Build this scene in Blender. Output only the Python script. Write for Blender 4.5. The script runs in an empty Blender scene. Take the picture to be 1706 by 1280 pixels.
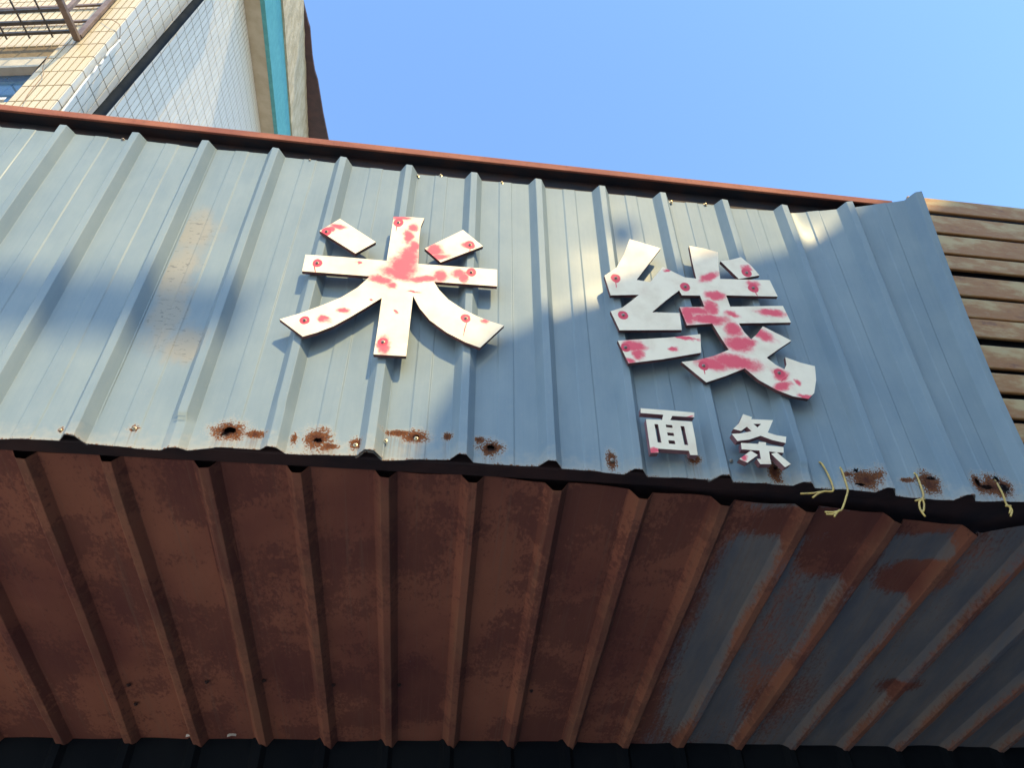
import bpy, bmesh, math, random
import numpy as np
from mathutils import Vector, Matrix
from mathutils.geometry import tessellate_polygon

random.seed(7); rng = np.random.default_rng(7)
sc = bpy.context.scene
COL = sc.collection

# ------------------------------------------------------------------ frame of the place
# directions of the place in camera axes (x right, y down, z forward)
F = 1250.0; CX, CY = 853.0, 640.0                  # focal length and centre, in photo pixels (1706 wide)
nrm = lambda v: np.array(v, float) / np.linalg.norm(v)
UP = nrm((-53, -1300, 1250)); hc = nrm((9850, 696, 1250))
EX = nrm(hc - (hc @ UP) * UP); EY = np.cross(UP, EX)
if EY[2] < 0: EY = -EY
CAM = np.array((0, 0, 1.6))
W = lambda v: np.array((EX @ v, EY @ v, UP @ v))   # camera axes -> world axes
def ray(px, py): return W(np.array(((px - CX) / F, (py - CY) / F, 1.0)))

# ------------------------------------------------------------------ camera, sky, sun, exposure
cam = bpy.data.cameras.new('camera'); co = bpy.data.objects.new('camera', cam); COL.objects.link(co)
r_, u_, b_ = W(np.array((1., 0, 0))), -W(np.array((0, 1., 0))), -W(np.array((0, 0, 1.)))
co.matrix_world = Matrix(((r_[0], u_[0], b_[0], CAM[0]), (r_[1], u_[1], b_[1], CAM[1]), (r_[2], u_[2], b_[2], CAM[2]), (0, 0, 0, 1)))
cam.sensor_fit = 'HORIZONTAL'; cam.sensor_width = 36; cam.lens = 36 * F / 1706
cam.clip_start = 0.05; cam.clip_end = 2000
sc.camera = co

SUN_EL = math.radians(40); SUN_AZ = math.radians(18)     # azimuth: to the right of straight behind the viewer
L = np.array((math.sin(SUN_AZ) * math.cos(SUN_EL), -math.cos(SUN_AZ) * math.cos(SUN_EL), math.sin(SUN_EL)))  # towards the sun
world = bpy.data.worlds.new('World'); sc.world = world; world.use_nodes = True
nt = world.node_tree; bg = nt.nodes['Background']
sky = nt.nodes.new('ShaderNodeTexSky'); sky.sky_type = 'NISHITA'; sky.sun_disc = False
sky.sun_elevation = SUN_EL; sky.sun_rotation = math.pi - SUN_AZ
sky.air_density = 1.25; sky.dust_density = 0.6; sky.ozone_density = 2.0; sky.altitude = 0
tint = nt.nodes.new('ShaderNodeMix'); tint.data_type = 'RGBA'; tint.blend_type = 'MULTIPLY'; tint.inputs[0].default_value = 1
tint.inputs[7].default_value = (0.77, 0.91, 1.03, 1); nt.links.new(sky.outputs[0], tint.inputs[6]); nt.links.new(tint.outputs[2], bg.inputs[0]); bg.inputs[1].default_value = 0.15
sl = bpy.data.lights.new('sun', 'SUN'); sl.energy = 2.0; sl.angle = math.radians(0.53); sl.color = (1, 0.77, 0.38)
so = bpy.data.objects.new('sun', sl); COL.objects.link(so)
so.rotation_euler = Vector(L).to_track_quat('Z', 'Y').to_euler(); so.location = (0, -5, 12)
sc.view_settings.view_transform = 'Standard'; sc.view_settings.look = 'None'
sc.view_settings.exposure = 1.5; sc.view_settings.gamma = 1; sc.view_settings.use_curve_mapping = False

# ------------------------------------------------------------------ helpers: objects
ROOT = {}
def tag(o, label=None, cat=None, group=None, kind=None):
    for k, v in (('label', label), ('category', cat), ('group', group), ('kind', kind)):
        if v: o[k] = v
    return o
def thing(name, loc, label, cat, group=None):
    o = bpy.data.objects.new(name, None); COL.objects.link(o); o.location = loc
    o.empty_display_size = 0.1
    ROOT[o.name] = np.array(loc, float)
    return tag(o, label, cat, group)
def root_of(o):
    while o.parent: o = o.parent
    return ROOT[o.name]
def build(name, verts, faces, mat, parent=None, smooth=False):
    off = root_of(parent) if parent else np.zeros(3)
    me = bpy.data.meshes.new(name)
    me.from_pydata([tuple(np.asarray(v, float) - off) for v in verts], [], faces)
    mats = mat if isinstance(mat, (list, tuple)) else [mat]
    for m in mats: me.materials.append(m)
    if smooth: me.shade_smooth()
    me.update()
    o = bpy.data.objects.new(name, me); COL.objects.link(o)
    if parent: o.parent = parent
    return o
def fix_normals(o):
    bm = bmesh.new(); bm.from_mesh(o.data); bmesh.ops.recalc_face_normals(bm, faces=bm.faces); bm.to_mesh(o.data); bm.free()
def bevel(o, w, seg=2, ang=35):
    m = o.modifiers.new('bevel', 'BEVEL'); m.width = w; m.segments = seg; m.limit_method = 'ANGLE'; m.angle_limit = math.radians(ang)
    m.harden_normals = False
def box_vf(o, x, y, z):
    """box from origin corner o with edge vectors x, y, z"""
    o, x, y, z = (np.asarray(q, float) for q in (o, x, y, z))
    v = [o, o + x, o + x + y, o + y, o + z, o + x + z, o + x + y + z, o + y + z]
    f = [(0, 3, 2, 1), (4, 5, 6, 7), (0, 1, 5, 4), (1, 2, 6, 5), (2, 3, 7, 6), (3, 0, 4, 7)]
    if np.dot(np.cross(x, y), z) < 0: f = [t[::-1] for t in f]
    return v, f
def box(name, o, x, y, z, mat, parent=None, bev=0):
    v, f = box_vf(o, x, y, z); ob = build(name, v, f, mat, parent)
    if bev: bevel(ob, bev)
    return ob
def tube_vf(pts, r, n=8, caps=True):
    pts = [np.asarray(p, float) for p in pts]; rs = r if isinstance(r, (list, tuple)) else [r] * len(pts)
    v, f = [], []; up = np.array((0.13, 0.31, 0.94))
    for i, p in enumerate(pts):
        d = nrm(pts[min(i + 1, len(pts) - 1)] - pts[max(i - 1, 0)])
        s = nrm(np.cross(d, up)); t = np.cross(s, d)
        for k in range(n):
            a = 2 * math.pi * k / n; v.append(p + rs[i] * (math.cos(a) * s + math.sin(a) * t))
    for i in range(len(pts) - 1):
        for k in range(n):
            f.append((i * n + k, i * n + (k + 1) % n, (i + 1) * n + (k + 1) % n, (i + 1) * n + k))
    if caps: f += [tuple(range(n))[::-1], tuple((len(pts) - 1) * n + k for k in range(n))]
    return v, f
def tube(name, pts, r, mat, parent=None, n=8):
    v, f = tube_vf(pts, r, n); o = build(name, v, f, mat, parent, smooth=True); fix_normals(o); return o
def smooth_path(pts, k=4):
    """Catmull-Rom through the points"""
    P = [np.asarray(p, float) for p in pts]; P = [2 * P[0] - P[1]] + P + [2 * P[-1] - P[-2]]; out = []
    for i in range(1, len(P) - 2):
        for j in range(k):
            t = j / k; a, b, c, d = P[i - 1], P[i], P[i + 1], P[i + 2]
            out.append(0.5 * (2 * b + (c - a) * t + (2 * a - 5 * b + 4 * c - d) * t * t + (3 * b - a - 3 * c + d) * t ** 3))
    return out + [P[-2]]
def bar(name, p, q, w, h, side, mat, parent=None, bev=0):
    """straight bar p->q with rectangular section, w along `side`"""
    p, q = np.asarray(p, float), np.asarray(q, float); d = q - p
    s = np.asarray(side, float); s = nrm(s - (s @ nrm(d)) * nrm(d)); t = nrm(np.cross(d, s))
    return box(name, p - s * w / 2 - t * h / 2, d, s * w, t * h, mat, parent, bev)
def copy_of(o, name, parent, loc=None):
    c = o.copy(); c.name = name; COL.objects.link(c); c.parent = parent
    if loc is not None: c.location = loc
    return c

# ------------------------------------------------------------------ helpers: materials
def mat(name, base, rough=0.6, metal=0.0, spec=0.5):
    m = bpy.data.materials.new(name); m.use_nodes = True
    b = m.node_tree.nodes['Principled BSDF']
    b.inputs['Base Color'].default_value = (*base, 1); b.inputs['Roughness'].default_value = rough
    b.inputs['Metallic'].default_value = metal; b.inputs['Specular IOR Level'].default_value = spec
    return m
class NT:
    def __init__(s, m): s.t = m.node_tree; s.b = s.t.nodes['Principled BSDF']; s.out = s.t.nodes['Material Output']
    def n(s, typ, **kw):
        nd = s.t.nodes.new(typ)
        for k, v in kw.items(): setattr(nd, k, v)
        return nd
    def put(s, sock, v):
        if isinstance(v, bpy.types.NodeSocket): s.t.links.new(v, sock)
        elif isinstance(v, (tuple, list)) and len(v) == 3 and sock.type == 'RGBA': sock.default_value = (*v, 1)
        else: sock.default_value = v
    def math(s, op, a, b=0.0, clamp=False):
        nd = s.n('ShaderNodeMath', operation=op, use_clamp=clamp); s.put(nd.inputs[0], a); s.put(nd.inputs[1], b); return nd.outputs[0]
    def vmath(s, op, a, b=(0, 0, 0)):
        nd = s.n('ShaderNodeVectorMath', operation=op); s.put(nd.inputs[0], a); s.put(nd.inputs[1], b); return nd.outputs[0]
    def mix(s, f, a, b, blend='MIX'):
        nd = s.n('ShaderNodeMix', data_type='RGBA', blend_type=blend); s.put(nd.inputs[0], f); s.put(nd.inputs[6], a); s.put(nd.inputs[7], b); return nd.outputs[2]
    def ramp(s, v, lo, hi, a=0.0, b=1.0, smooth=True):
        nd = s.n('ShaderNodeMapRange', interpolation_type='SMOOTHSTEP' if smooth else 'LINEAR', clamp=True)
        s.put(nd.inputs[0], v); s.put(nd.inputs[1], lo); s.put(nd.inputs[2], hi); s.put(nd.inputs[3], a); s.put(nd.inputs[4], b); return nd.outputs[0]
    def noise(s, vec, scale=5, detail=4, rough=0.55, stretch=None, dist=0.0):
        if stretch is not None: vec = s.vmath('MULTIPLY', vec, stretch)
        nd = s.n('ShaderNodeTexNoise'); s.put(nd.inputs['Vector'], vec); nd.inputs['Scale'].default_value = scale
        nd.inputs['Detail'].default_value = detail; nd.inputs['Roughness'].default_value = rough; nd.inputs['Distortion'].default_value = dist
        return nd.outputs[0], nd.outputs[1]
    def attr(s, name): nd = s.n('ShaderNodeAttribute', attribute_name=name); return nd
    def bump(s, h, strength=0.3, dist=0.002):
        nd = s.n('ShaderNodeBump'); nd.inputs['Strength'].default_value = strength; nd.inputs['Distance'].default_value = dist
        s.put(nd.inputs['Height'], h); s.put(s.b.inputs['Normal'], nd.outputs[0])
    def obj(s): return s.n('ShaderNodeTexCoord').outputs['Object']
def simple(name, c1, c2, scale=8, rough=0.65, stretch=None, bump=0.0, bd=0.002, detail=5, spec=0.4, metal=0.0, lo=0.35, hi=0.65):
    """two tones mottled by noise, with a little relief"""
    m = mat(name, c1, rough, metal, spec); t = NT(m); p = t.obj()
    f, _ = t.noise(p, scale, detail, 0.6, stretch)
    t.put(t.b.inputs['Base Color'], t.mix(t.ramp(f, lo, hi), c1, c2))
    if bump: t.bump(t.noise(p, scale * 4, 4, 0.6, stretch)[0], bump, bd)
    return m

# ------------------------------------------------------------------ fascia frame
hF = W(hc); vF = W(nrm((-1, -1510, 1250)))
nF = nrm(np.cross(hF, vF))                       # towards the viewer
if nF[1] > 0: nF = -nF
OF = 1.69 * ray(850, 775) + CAM
OF = OF - CAM; _r = ray(853, 640); OF = _r * ((nF @ OF) / (nF @ _r)) + CAM        # origin of a (right), b (up)
def FP(a, b, e=0.0): return OF + a * hF + b * vF + e * nF
_M = np.stack([hF, vF], 1)
def on_plane(px, py, o, n):
    r = ray(px, py); return CAM + r * ((n @ (o - CAM)) / (n @ r))
def fpx(px, py, e=0.0):
    """photo point on the fascia plane raised by e -> (a, b)"""
    p = on_plane(px, py, OF + e * nF, nF); return np.linalg.lstsq(_M, p - OF - e * nF, rcond=None)[0]

RIBH = 0.028
tops = [(106, 208), (226, 222), (342, 235), (459, 249), (572, 263), (682, 276), (790, 289), (897, 299), (1003, 312), (1104, 322), (1208, 333), (1308, 343)]
bots = {2: (112, 733), 3: (282, 745), 4: (450, 747), 5: (614, 759), 6: (770, 763), 7: (920, 774), 8: (1065, 785), 9: (1210, 799), 10: (1351, 803), 11: (1486, 817), 12: (1620, 831)}
RT = {i: fpx(*p, RIBH) for i, p in enumerate(tops)}; RB = {i: fpx(*p, RIBH) for i, p in bots.items()}
PIT = (RB[11][0] - RB[2][0]) / 9
rt = {i: RT[i][0] for i in RT}; rb = {i: RB[i][0] for i in RB}
for i in (1, 0, -1, -2):
    rb[i] = rb[i + 1] - PIT
    if i not in rt: rt[i] = rt[i + 1] - PIT
for i in (12, 13): rt[i] = rt[i - 1] + PIT
rb[13] = rb[12] + PIT
TEXT = [(5, 213), (92, 221), (123, 224), (212, 234), (240, 236), (327, 247), (359, 249), (443, 257), (474, 263), (556, 272), (587, 277), (666, 286), (696, 291),
        (774, 298), (805, 302), (882, 308), (911, 314), (987, 321), (1016, 325), (1089, 332), (1120, 336), (1192, 342), (1221, 347), (1293, 351), (1321, 356)]
BEXT = [(0, 734), (101, 736), (138, 741), (265, 749), (315, 751), (360, 748), (432, 751), (475, 756), (592, 761), (640, 766), (752, 769), (791, 772), (898, 778), (939, 784),
        (1045, 791), (1082, 795), (1188, 803), (1231, 806), (1328, 808), (1383, 815), (1465, 823), (1501, 827), (1600, 835), (1637, 838), (1706, 836)]
tx = np.array([fpx(*p) for p in TEXT]); bx_ = np.array([fpx(*p) for p in BEXT])
def btop(a): return np.interp(a, tx[:, 0], tx[:, 1])
def bbot(a): return np.interp(a, bx_[:, 0], bx_[:, 1])
TOPB = float(np.median(tx[:, 1])); BOTB = float(np.median(bx_[:, 1]))

# the loose upper right corner of the last sheet bends out towards the street
def lift(a, b):
    s = np.clip((a - (rt[11] + 0.03)) / (rt[13] - rt[11]), 0, 1.3); t = np.clip((b - BOTB) / (TOPB - BOTB), 0, 1.3)
    return LIFT * s ** 1.25 * t ** 1.6
LIFT = 0.0
def solve_lift():
    """how far the last rib stands out at the top so that it is seen where it is"""
    best = None
    for e in np.linspace(0, 0.6, 121):
        a, b = fpx(1530, 318, e + RIBH)
        d = abs(a - rt[13])
        if best is None or d < best[0]: best = (d, e, b)
    return best
_s = solve_lift(); LIFT = _s[1] / (((rt[13] - rt[11] - 0.03) / (rt[13] - rt[11])) ** 1.25 * ((_s[2] - BOTB) / (TOPB - BOTB)) ** 1.6); TOPR = _s[2]
print('lift', _s, 'topb', TOPB, 'botb', BOTB, 'pitch', PIT)

_ph = rng.uniform(0, 6.28, 40); _k = rng.normal(0, 1, (40, 2)) * np.array((9.0, 4.0))
def wav(a, b):
    s = 0
    for i in range(14): s = s + math.sqrt(1 / 14) * np.sin(_k[i, 0] * a + _k[i, 1] * b + _ph[i])
    return 0.0014 * s + 0.0006 * np.sin(23 * a + 3 * np.sin(5 * b + a)) * np.sin(17 * b + 4 * np.sin(3 * a))

def profile(i0, i1, rw=0.027, cw=0.0095, H=RIBH, R=0.0016, mesa=0.0018, fine=0.006, left_foot=True, right_foot=True):
    """columns across a sheet from rib i0 to rib i1: (rib index, offset from that rib in pitches, e, slope, rib part of e)"""
    segs = []       # polyline (x in metres measured from rib i0, e)
    pts = []
    for i in range(i0, i1 + 1):
        x0 = (i - i0) * PIT
        pts += [(x0 - rw, 0), (x0 - cw, H), (x0 + cw, H), (x0 + rw, 0)]
        if i < i1:
            mx = x0 + PIT / 2
            if mesa: pts += [(mx - 0.021, 0), (mx - 0.018, mesa), (mx + 0.018, mesa), (mx + 0.021, 0)]
    pts = [(-rw - 0.004, 0)] + pts + [((i1 - i0) * PIT + rw + 0.002, 0)]
    cols = []
    for j in range(len(pts) - 1):
        (x0, e0), (x1, e1) = pts[j], pts[j + 1]; ln = math.hypot(x1 - x0, e1 - e0); sl = (e1 - e0) / (x1 - x0)
        r = min(R, ln * 0.3); t0 = r / ln if j else 0; t1 = 1 - r / ln if j < len(pts) - 2 else 1
        n = max(1, int(round((x1 - x0) / fine)))
        for q in range(n + 1):
            t = t0 + (t1 - t0) * q / n
            cols.append((x0 + (x1 - x0) * t, e0 + (e1 - e0) * t, sl))
    return cols

# ------------------------------------------------------------------ rust spots near the lower edge of the fascia (photo points, sizes in photo px)
RUST = [(383, 720, 29, 15), (425, 726, 18, 7), (490, 733, 6, 10), (530, 733, 23, 17), (548, 745, 16, 5), (592, 741, 10, 10), (692, 728, 22, 10), (664, 722, 24, 5), (745, 729, 8, 6),
        (817, 748, 19, 13), (800, 735, 9, 6), (1019, 768, 9, 15), (1155, 767, 11, 9), (1291, 787, 12, 17), (1440, 800, 24, 15), (1412, 792, 10, 4), (1548, 805, 18, 18), (1655, 812, 30, 17), (1628, 808, 8, 16),
        (224, 714, 8, 6), (102, 718, 5, 5), (1512, 800, 14, 4)]
HOLE = [(383, 719, 11, 6), (374, 726, 7, 4), (530, 735, 9, 5), (693, 729, 6, 4), (817, 747, 8, 6), (1020, 769, 4, 4), (1156, 767, 3, 3), (1292, 780, 4, 4), (1426, 785, 5, 4), (1432, 809, 8, 3),
        (1551, 797, 8, 3), (1658, 800, 6, 5), (1627, 805, 4, 7), (1642, 813, 11, 4), (1671, 815, 10, 8), (224, 714, 4, 3), (102, 718, 3, 2)]
def spot_field(a, b, spots):
    f = np.zeros_like(a)
    for (x, y, rx, ry) in spots:
        c = fpx(x, y); ra = abs(fpx(x + rx, y)[0] - c[0]); rb_ = abs(fpx(x, y + ry)[1] - c[1])
        d = np.sqrt(((a - c[0]) / ra) ** 2 + ((b - c[1]) / rb_) ** 2); f = np.maximum(f, np.clip(1.6 - d * 0.8, 0, 1.6) / 1.6)   # 0.5 at the rim
    return f

def drip_field(a, b):
    """faint runs of rust water below each spot, fading towards the edge"""
    f = np.zeros_like(a)
    for (x, y, rx, ry) in RUST:
        if rx < 7: continue
        c = fpx(x, y); ra = abs(fpx(x + rx, y)[0] - c[0])
        w = np.clip(1.3 - np.abs(a - c[0]) / (ra * 0.9), 0, 1); d = c[1] - b
        f = np.maximum(f, w * np.where(d > -0.003, np.clip(1 - d / 0.09, 0, 1), 0))
    return f
def add_attr(me, name, vals):
    at = me.attributes.new(name, 'FLOAT', 'POINT'); at.data.foreach_set('value', np.asarray(vals, np.float32).ravel())
def add_vec(me, name, vals):
    at = me.attributes.new(name, 'FLOAT_VECTOR', 'POINT'); at.data.foreach_set('vector', np.asarray(vals, np.float32).ravel())

# ------------------------------------------------------------------ materials of the metal
def painted_steel():
    m = mat('painted_steel', (0.3, 0.35, 0.37), 0.36, 0.0, 0.09); t = NT(m)
    pc = t.attr('pc').outputs['Vector']; rust = t.attr('rust').outputs['Fac']; hole = t.attr('hole').outputs['Fac']; low = t.attr('low').outputs['Fac']; stain = t.attr('stain').outputs['Fac']
    streak, _ = t.noise(pc, 1, 4, 0.6, (140, 2.2, 1)); mott, _ = t.noise(pc, 7, 5, 0.6, (1, 0.5, 1)); fine, _ = t.noise(pc, 230, 4, 0.7); mid, _ = t.noise(pc, 45, 4, 0.6)
    base = t.mix(t.ramp(mott, 0.3, 0.7), (0.180, 0.235, 0.272), (0.228, 0.280, 0.304))
    base = t.mix(t.math('MULTIPLY', t.ramp(streak, 0.45, 0.75), 0.24), base, (0.24, 0.285, 0.305))
    base = t.mix(t.math('MULTIPLY', t.ramp(streak, 0.5, 0.2), 0.16), base, (0.135, 0.185, 0.225))
    # chalky zinc and dirt along the lower edge
    lw = t.ramp(t.math('ADD', low, t.math('MULTIPLY', t.math('SUBTRACT', mid, 0.5), 0.9)), 0.55, 1.0)
    base = t.mix(t.math('MULTIPLY', lw, 0.55), base, (0.33, 0.33, 0.30))
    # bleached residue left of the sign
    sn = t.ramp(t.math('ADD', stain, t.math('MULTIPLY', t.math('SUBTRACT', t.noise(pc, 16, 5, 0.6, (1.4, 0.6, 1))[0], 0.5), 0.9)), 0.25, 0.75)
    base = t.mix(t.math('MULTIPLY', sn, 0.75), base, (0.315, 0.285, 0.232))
    scr, _ = t.noise(pc, 30, 3, 0.7, (1, 3.2, 1), 1.5)
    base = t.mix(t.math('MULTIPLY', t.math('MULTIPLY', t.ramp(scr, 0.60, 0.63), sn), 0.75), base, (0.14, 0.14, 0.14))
    wob = t.math('ADD', t.math('MULTIPLY', t.math('SUBTRACT', mid, 0.5), 0.65), t.math('MULTIPLY', t.math('SUBTRACT', fine, 0.5), 1.5))
    rv = t.math('ADD', rust, wob); rv = t.math('MAXIMUM', rv, t.math('ADD', t.math('MULTIPLY', t.ramp(low, 0.86, 1.0), 0.46), t.math('MULTIPLY', wob, 0.55)))
    pale = t.ramp(rv, 0.15, 0.45); base = t.mix(t.math('MULTIPLY', pale, 0.5), base, (0.36, 0.34, 0.30))
    dr = t.attr('drip').outputs['Fac']; base = t.mix(t.math('MULTIPLY', t.math('MULTIPLY', dr, t.ramp(t.noise(pc, 1, 3, 0.6, (260, 7, 1))[0], 0.38, 0.62)), 0.55), base, (0.16, 0.085, 0.05))
    rm = t.ramp(rv, 0.47, 0.54)
    rc = t.mix(t.ramp(fine, 0.35, 0.65), (0.045, 0.016, 0.012), (0.185, 0.072, 0.030)); rc = t.mix(t.ramp(rv, 0.8, 1.05), rc, (0.06, 0.022, 0.018))
    base = t.mix(rm, base, rc)
    t.put(t.b.inputs['Base Color'], base)
    t.put(t.b.inputs['Roughness'], t.math('ADD', t.math('ADD', 0.46, t.math('MULTIPLY', mott, 0.14)), t.math('MULTIPLY', t.math('MAXIMUM', rm, t.math('MULTIPLY', sn, 0.6)), 0.5)))
    hgt = t.math('ADD', t.math('MULTIPLY', fine, t.math('ADD', 0.05, t.math('MULTIPLY', rm, 1.0))), t.math('MULTIPLY', streak, 0.10))
    t.bump(hgt, 0.35, 0.0012)
    t.b.inputs['Coat Roughness'].default_value = 0.2; t.put(t.b.inputs['Coat Weight'], t.math('MULTIPLY', t.math('SUBTRACT', 1.0, rm), 0.05))
    # rusted through: a real hole in the sheet
    hv = t.ramp(t.math('ADD', hole, t.math('MULTIPLY', t.math('ADD', wob, 0.0), 0.8)), 0.52, 0.56)
    tr = t.n('ShaderNodeBsdfTransparent'); ms = t.n('ShaderNodeMixShader'); t.put(ms.inputs[0], hv)
    t.t.links.new(t.b.outputs[0], ms.inputs[1]); t.t.links.new(tr.outputs[0], ms.inputs[2]); t.t.links.new(ms.outputs[0], t.out.inputs[0])
    return m
M_STEEL = painted_steel()
def rusty_soffit():
    m = mat('rusted_roof_sheet', (0.1, 0.05, 0.04), 0.7, 0.0, 0.3); t = NT(m)
    pc = t.attr('pc').outputs['Vector']; bias = t.attr('bias').outputs['Fac']; crest = t.attr('crest').outputs['Fac']; patch = t.attr('patch').outputs['Fac']
    big, _ = t.noise(pc, 2.3, 4, 0.55, (1, 0.7, 1), 0.2); mid, _ = t.noise(pc, 9, 6, 0.68, (1, 0.30, 1)); fine, _ = t.noise(pc, 110, 5, 0.7, (1, 0.5, 1)); st, _ = t.noise(pc, 1, 4, 0.65, (95, 1.3, 1)); wet, _ = t.noise(pc, 3.4, 7, 0.70, (1, 0.8, 1), 0.15)
    r1 = t.mix(t.ramp(big, 0.3, 0.68), (0.155, 0.050, 0.041), (0.300, 0.113, 0.070))
    r1 = t.mix(t.math('MULTIPLY', t.ramp(t.math('ADD', wet, t.math('MULTIPLY', t.math('SUBTRACT', fine, 0.5), 0.35)), 0.475, 0.545), 0.62), r1, (0.090, 0.029, 0.030))
    r1 = t.mix(t.math('MULTIPLY', t.ramp(mid, 0.35, 0.75), 0.45), r1, (0.21, 0.080, 0.050))
    r1 = t.mix(t.math('MULTIPLY', t.ramp(fine, 0.55, 0.8), 0.5), r1, (0.06, 0.028, 0.027))
    r1 = t.mix(t.math('MULTIPLY', t.ramp(st, 0.52, 0.75), 0.45), r1, (0.19, 0.115, 0.082))
    p1 = t.mix(t.ramp(mid, 0.3, 0.7), (0.125, 0.138, 0.165), (0.215, 0.200, 0.190))
    p1 = t.mix(t.math('MULTIPLY', t.ramp(st, 0.45, 0.75), 0.55), p1, (0.21, 0.155, 0.12))
    v = t.math('ADD', bias, t.math('ADD', t.math('MULTIPLY', t.math('SUBTRACT', big, 0.5), 0.9), t.math('MULTIPLY', t.math('SUBTRACT', mid, 0.5), 0.8)))
    v = t.math('ADD', v, t.math('MULTIPLY', t.math('SUBTRACT', st, 0.5), 0.5)); v = t.math('ADD', v, t.math('MULTIPLY', t.math('SUBTRACT', fine, 0.5), 0.8))
    v = t.math('ADD', v, t.math('MULTIPLY', crest, 0.36)); v = t.math('ADD', v, patch)
    base = t.mix(t.ramp(v, 0.38, 0.72), p1, r1)
    base = t.mix(t.math('MULTIPLY', t.math('MULTIPLY', crest, t.ramp(mid, 0.35, 0.65)), 0.45), base, (0.27, 0.135, 0.080))
    t.put(t.b.inputs['Base Color'], base); t.put(t.b.inputs['Roughness'], t.ramp(v, 0.4, 0.6, 0.5, 0.85))
    t.bump(t.math('ADD', fine, t.math('MULTIPLY', mid, 1.5)), 0.35, 0.0015)
    return m
M_SOFFIT = rusty_soffit()
def rail_rust():
    m = mat('rusted_rail', (0.3, 0.12, 0.06), 0.75, 0.0, 0.3); t = NT(m); p = t.obj()
    a, _ = t.noise(p, 5, 5, 0.6, (1, 3, 3)); f, _ = t.noise(p, 70, 4, 0.7)
    c = t.mix(t.ramp(a, 0.35, 0.65), (0.21, 0.062, 0.040), (0.30, 0.105, 0.060)); c = t.mix(t.math('MULTIPLY', t.ramp(f, 0.5, 0.75), 0.6), c, (0.12, 0.04, 0.032))
    c = t.mix(t.math('MULTIPLY', t.ramp(a, 0.66, 0.75), 0.7), c, (0.40, 0.22, 0.12))
    t.put(t.b.inputs['Base Color'], c); t.bump(f, 0.4, 0.001); return m
M_RAIL = rail_rust()
M_BEAM = simple('dark_rusted_beam', (0.020, 0.013, 0.016), (0.045, 0.022, 0.021), 9, 0.7, None, 0.3)
M_WEB = simple('web_in_shade', (0.009, 0.010, 0.016), (0.030, 0.014, 0.013), 14, 0.7, (1, 2, 2), 0.3)  # shade painted in: near-black for the rail's underside and web
M_SCREW = simple('screw_metal', (0.45, 0.38, 0.24), (0.3, 0.24, 0.17), 60, 0.35, metal=0.8)
M_SCREWD = simple('screw_dark', (0.18, 0.15, 0.13), (0.3, 0.26, 0.22), 60, 0.45, metal=0.6)

def sheet(name, cols, rows, pos, normal, mat_, parent, attrs, rim_dir, rim=0.0015, flip=False):
    """grid sheet: pos(x, t) arrays -> points; analytic normals; a folded rim shows the thickness of the steel"""
    nx, ny = len(cols), len(rows); P, Nn, A = [], [], []
    P = pos; v = P.reshape(-1, 3); f = []
    idx = np.arange(nx * ny).reshape(ny, nx)
    for j in range(ny - 1):
        for i in range(nx - 1): f.append((idx[j, i], idx[j, i + 1], idx[j + 1, i + 1], idx[j + 1, i]))
    ring = [*idx[0, :], *idx[1:, -1], *idx[-1, -2::-1], *idx[-2:0:-1, 0]]
    n0 = nx * ny; vv = [*v]; nn = [*normal.reshape(-1, 3)]
    for k, q in enumerate(ring):
        vv.append(v[q]); vv.append(v[q] + rim_dir * rim)
        q2 = ring[(k + 1) % len(ring)]; q1 = ring[k - 1]; d = v[q2] - v[q1]; ln = np.linalg.norm(d)
        nr = np.cross(d / (ln + 1e-9), -rim_dir); nr = nr / (np.linalg.norm(nr) + 1e-9); nn += [nr, nr]
        k2 = (k + 1) % len(ring); f.append((n0 + 2 * k, n0 + 2 * k + 1, n0 + 2 * k2 + 1, n0 + 2 * k2))
    if flip: f = [q[::-1] for q in f]; nn = [(-q if i >= n0 else q) for i, q in enumerate(nn)]
    o = build(name, vv, [tuple(int(z) for z in q) for q in f], mat_, parent, smooth=True)
    for nm, val in attrs.items():
        if nm == 'pc':
            val = val.reshape(-1, 3); add_vec(o.data, nm, np.concatenate([val, np.repeat(val[ring], 2, 0)]))
        else:
            val = val.reshape(-1); add_attr(o.data, nm, np.concatenate([val, np.repeat(val[ring], 2)]))
    o.data.normals_split_custom_set_from_vertices([tuple(q) for q in nn])
    return o

# ------------------------------------------------------------------ ground and shop wall
M_GROUND = simple('concrete_paving', (0.42, 0.385, 0.335), (0.48, 0.44, 0.385), 0.8, 0.85, None, 0.2)
g = build('ground', [(-60, -60, 0), (60, -60, 0), (60, 60, 0), (-60, 60, 0)], [(0, 1, 2, 3)], M_GROUND); tag(g, kind='structure')

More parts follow.
